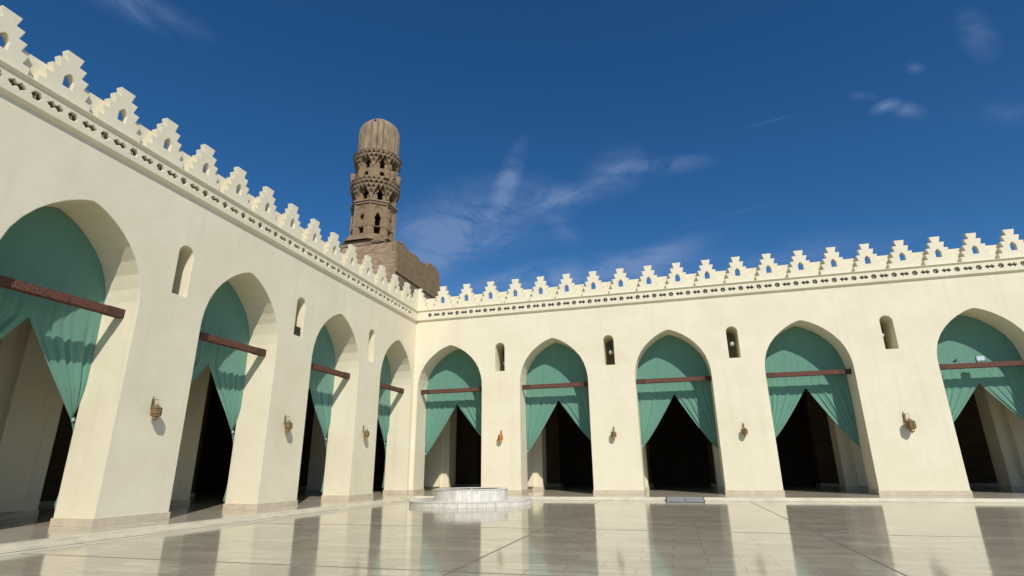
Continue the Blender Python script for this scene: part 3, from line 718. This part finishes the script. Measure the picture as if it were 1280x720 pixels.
def flute(a,z): return 1.01-.07*max(0,1-abs(math.sin(11*a))/.38)*(1 if z<40.2 else max(0,(41.7-z)/1.5))
pr=[(2.42,36.35),(2.44,37.0),(2.48,38.0),(2.50,39.0),(2.49,39.75),(2.38,40.15),(2.1,40.6),(1.7,41.0),(1.25,41.35),(.8,41.62),(.4,41.70),(.06,41.72)]
pr=[(r_*1.03,z_) for r_,z_ in pr]
bm=bmesh.new(); lathe(bm,pr,352,mod=flute); bmo('dome',bm,M['dome'],mn,smooth=25)
bm=bmesh.new(); c=Vector((2.36*math.cos(R(-75)),2.36*math.sin(R(-75)),40.35)); 
def broken_block(bm,x0,y0,x1,y1,z0,z1,step,amp,seed,bev=0):
    """box whose top is worn: a strip of blocks of uneven height"""
    rnd=random.Random(seed)
    L_=max(x1-x0,y1-y0); n=max(1,int(L_/step)); alongx=(x1-x0)>=(y1-y0)
    for k in range(n):
        a,b=k/n,(k+1)/n; z=z1+rnd.uniform(-amp,amp)
        if alongx: box(bm,(x0+(x1-x0)*a,y0,z0),(x0+(x1-x0)*b-.004,y1,z))
        else: box(bm,(x0,y0+(y1-y0)*a,z0),(x1,y0+(y1-y0)*b-.004,z))
bmo('chip',(lambda b_:(box(b_,c-Vector((.1,.1,.14)),c+Vector((.1,.1,.14))),b_)[1])(bm),M['iron'],mn)
# base tower ("salient") of coursed brick, its top edge worn
bx0,bx1,by0,by1=-16.9-MX,-10.35-MX,15.8-MY,27.3-MY
bm=bmesh.new(); box(bm,(bx0,by0,0),(bx1,by1,23.2)); bmo('base_tower',bm,M['brick'],mn)
def worn(x0,y0,x1,y1,z0,zt,step,amp,seed,m):
    """one continuous wall top with an eroded, uneven edge"""
    rnd=random.Random(seed); alongx=(x1-x0)>=(y1-y0); L_=max(x1-x0,y1-y0); n=int(L_/step); w=min(x1-x0,y1-y0)
    P=[(0,z0)]; 
    for k in range(n+1):
        z=zt(k/n)+rnd.uniform(-amp,amp); P+=[(L_*k/n,z)]
        if rnd.random()<.55 and k<n: P+=[(L_*(k+rnd.uniform(.2,.5))/n,z+rnd.uniform(-.03,.03))]
    P+=[(L_,z0)]
    bm=bmesh.new()
    def V(u,d,z): return bm.verts.new((x0+u,y0+d,z) if alongx else (x0+d,y0+u,z))
    A=[V(u,0,z) for u,z in P]; B=[V(u,w,z+(rnd.uniform(-.05,.05) if 0<i<len(P)-1 else 0)) for i,(u,z) in enumerate(P)]
    t=tessellate_polygon([[Vector((u,z,0)) for u,z in P]])
    for tr in t: bm.faces.new([A[i] for i in tr]); bm.faces.new([B[i] for i in reversed(tr)])
    for i in range(len(P)): k=(i+1)%len(P); bm.faces.new((A[i],A[k],B[k],B[i]))
    bmo('worn_parapet',bm,m,mn)
worn(bx0,by0,bx1-.51,by0+.5,23.2,lambda t:24.25,.30,.07,3,M['brick'])
worn(bx1-.5,by0,bx1,by0+7.9,23.2,lambda t:24.45+(.22 if int(t*7.3)%3==1 else 0)-.35*t,.22,.10,4,M['stone'])
worn(bx1-.9,by0+7.91,bx1,by1,23.2,lambda t:24.75+(.18 if .15<t<.7 else -.25*(t>.9)),.20,.12,9,M['stone'])
bm=bmesh.new(); box(bm,(bx1+.001,by0+.0,20.9),(bx1+.16,by1,21.15)); box(bm,(bx1+.001,by0+.35,0),(bx1+.05,by1,20.9)); box(bm,(bx1+.001,by0+.35,21.15),(bx1+.05,by1,23.15)); bmo('string_course',bm,M['stone'],mn)
bm=bmesh.new()      # stepped, worn ledge that carries the shaft
for r_,z0,z1 in ((2.9,23.2,24.95),(3.4,24.95,25.2),(3.15,25.2,25.5)):
    octo(bm,r_,z0,z1,8,ROT8+.05); vs=[bm.verts.new((r_*math.cos(ROT8+.05+2*PI*k/8),r_*math.sin(ROT8+.05+2*PI*k/8),z1)) for k in range(8)]; bm.faces.new(vs)
box(bm,(bx0-.3,by0-.05,24.30),(bx0+3.4,by0+3.0,24.62)); box(bm,(bx0+1.2,by0+.2,24.62),(bx0+4.9,by0+2.2,24.95)); box(bm,(bx0+2.4,by0+.5,24.95),(bx0+5.2,by0+2.2,25.2))
for k in range(9): 
    x=bx0+.2+k*.5; box(bm,(x,by0+.15,24.75),(x+.42,by0+.9,24.9+random.uniform(0,.45)))
bmo('ledge',bm,M['muq'],mn)

for ch in mn.children:
    if ch.name.split('.')[0] in ('shaft','relief_arch','corner_shaft','muqarnas_ring','drum','corbel','dome','chip') or (ch.name.startswith('string_course') and ch.data.vertices[0].co.z>23.3):
        for v in ch.data.vertices: v.co.x*=.925; v.co.y*=.925
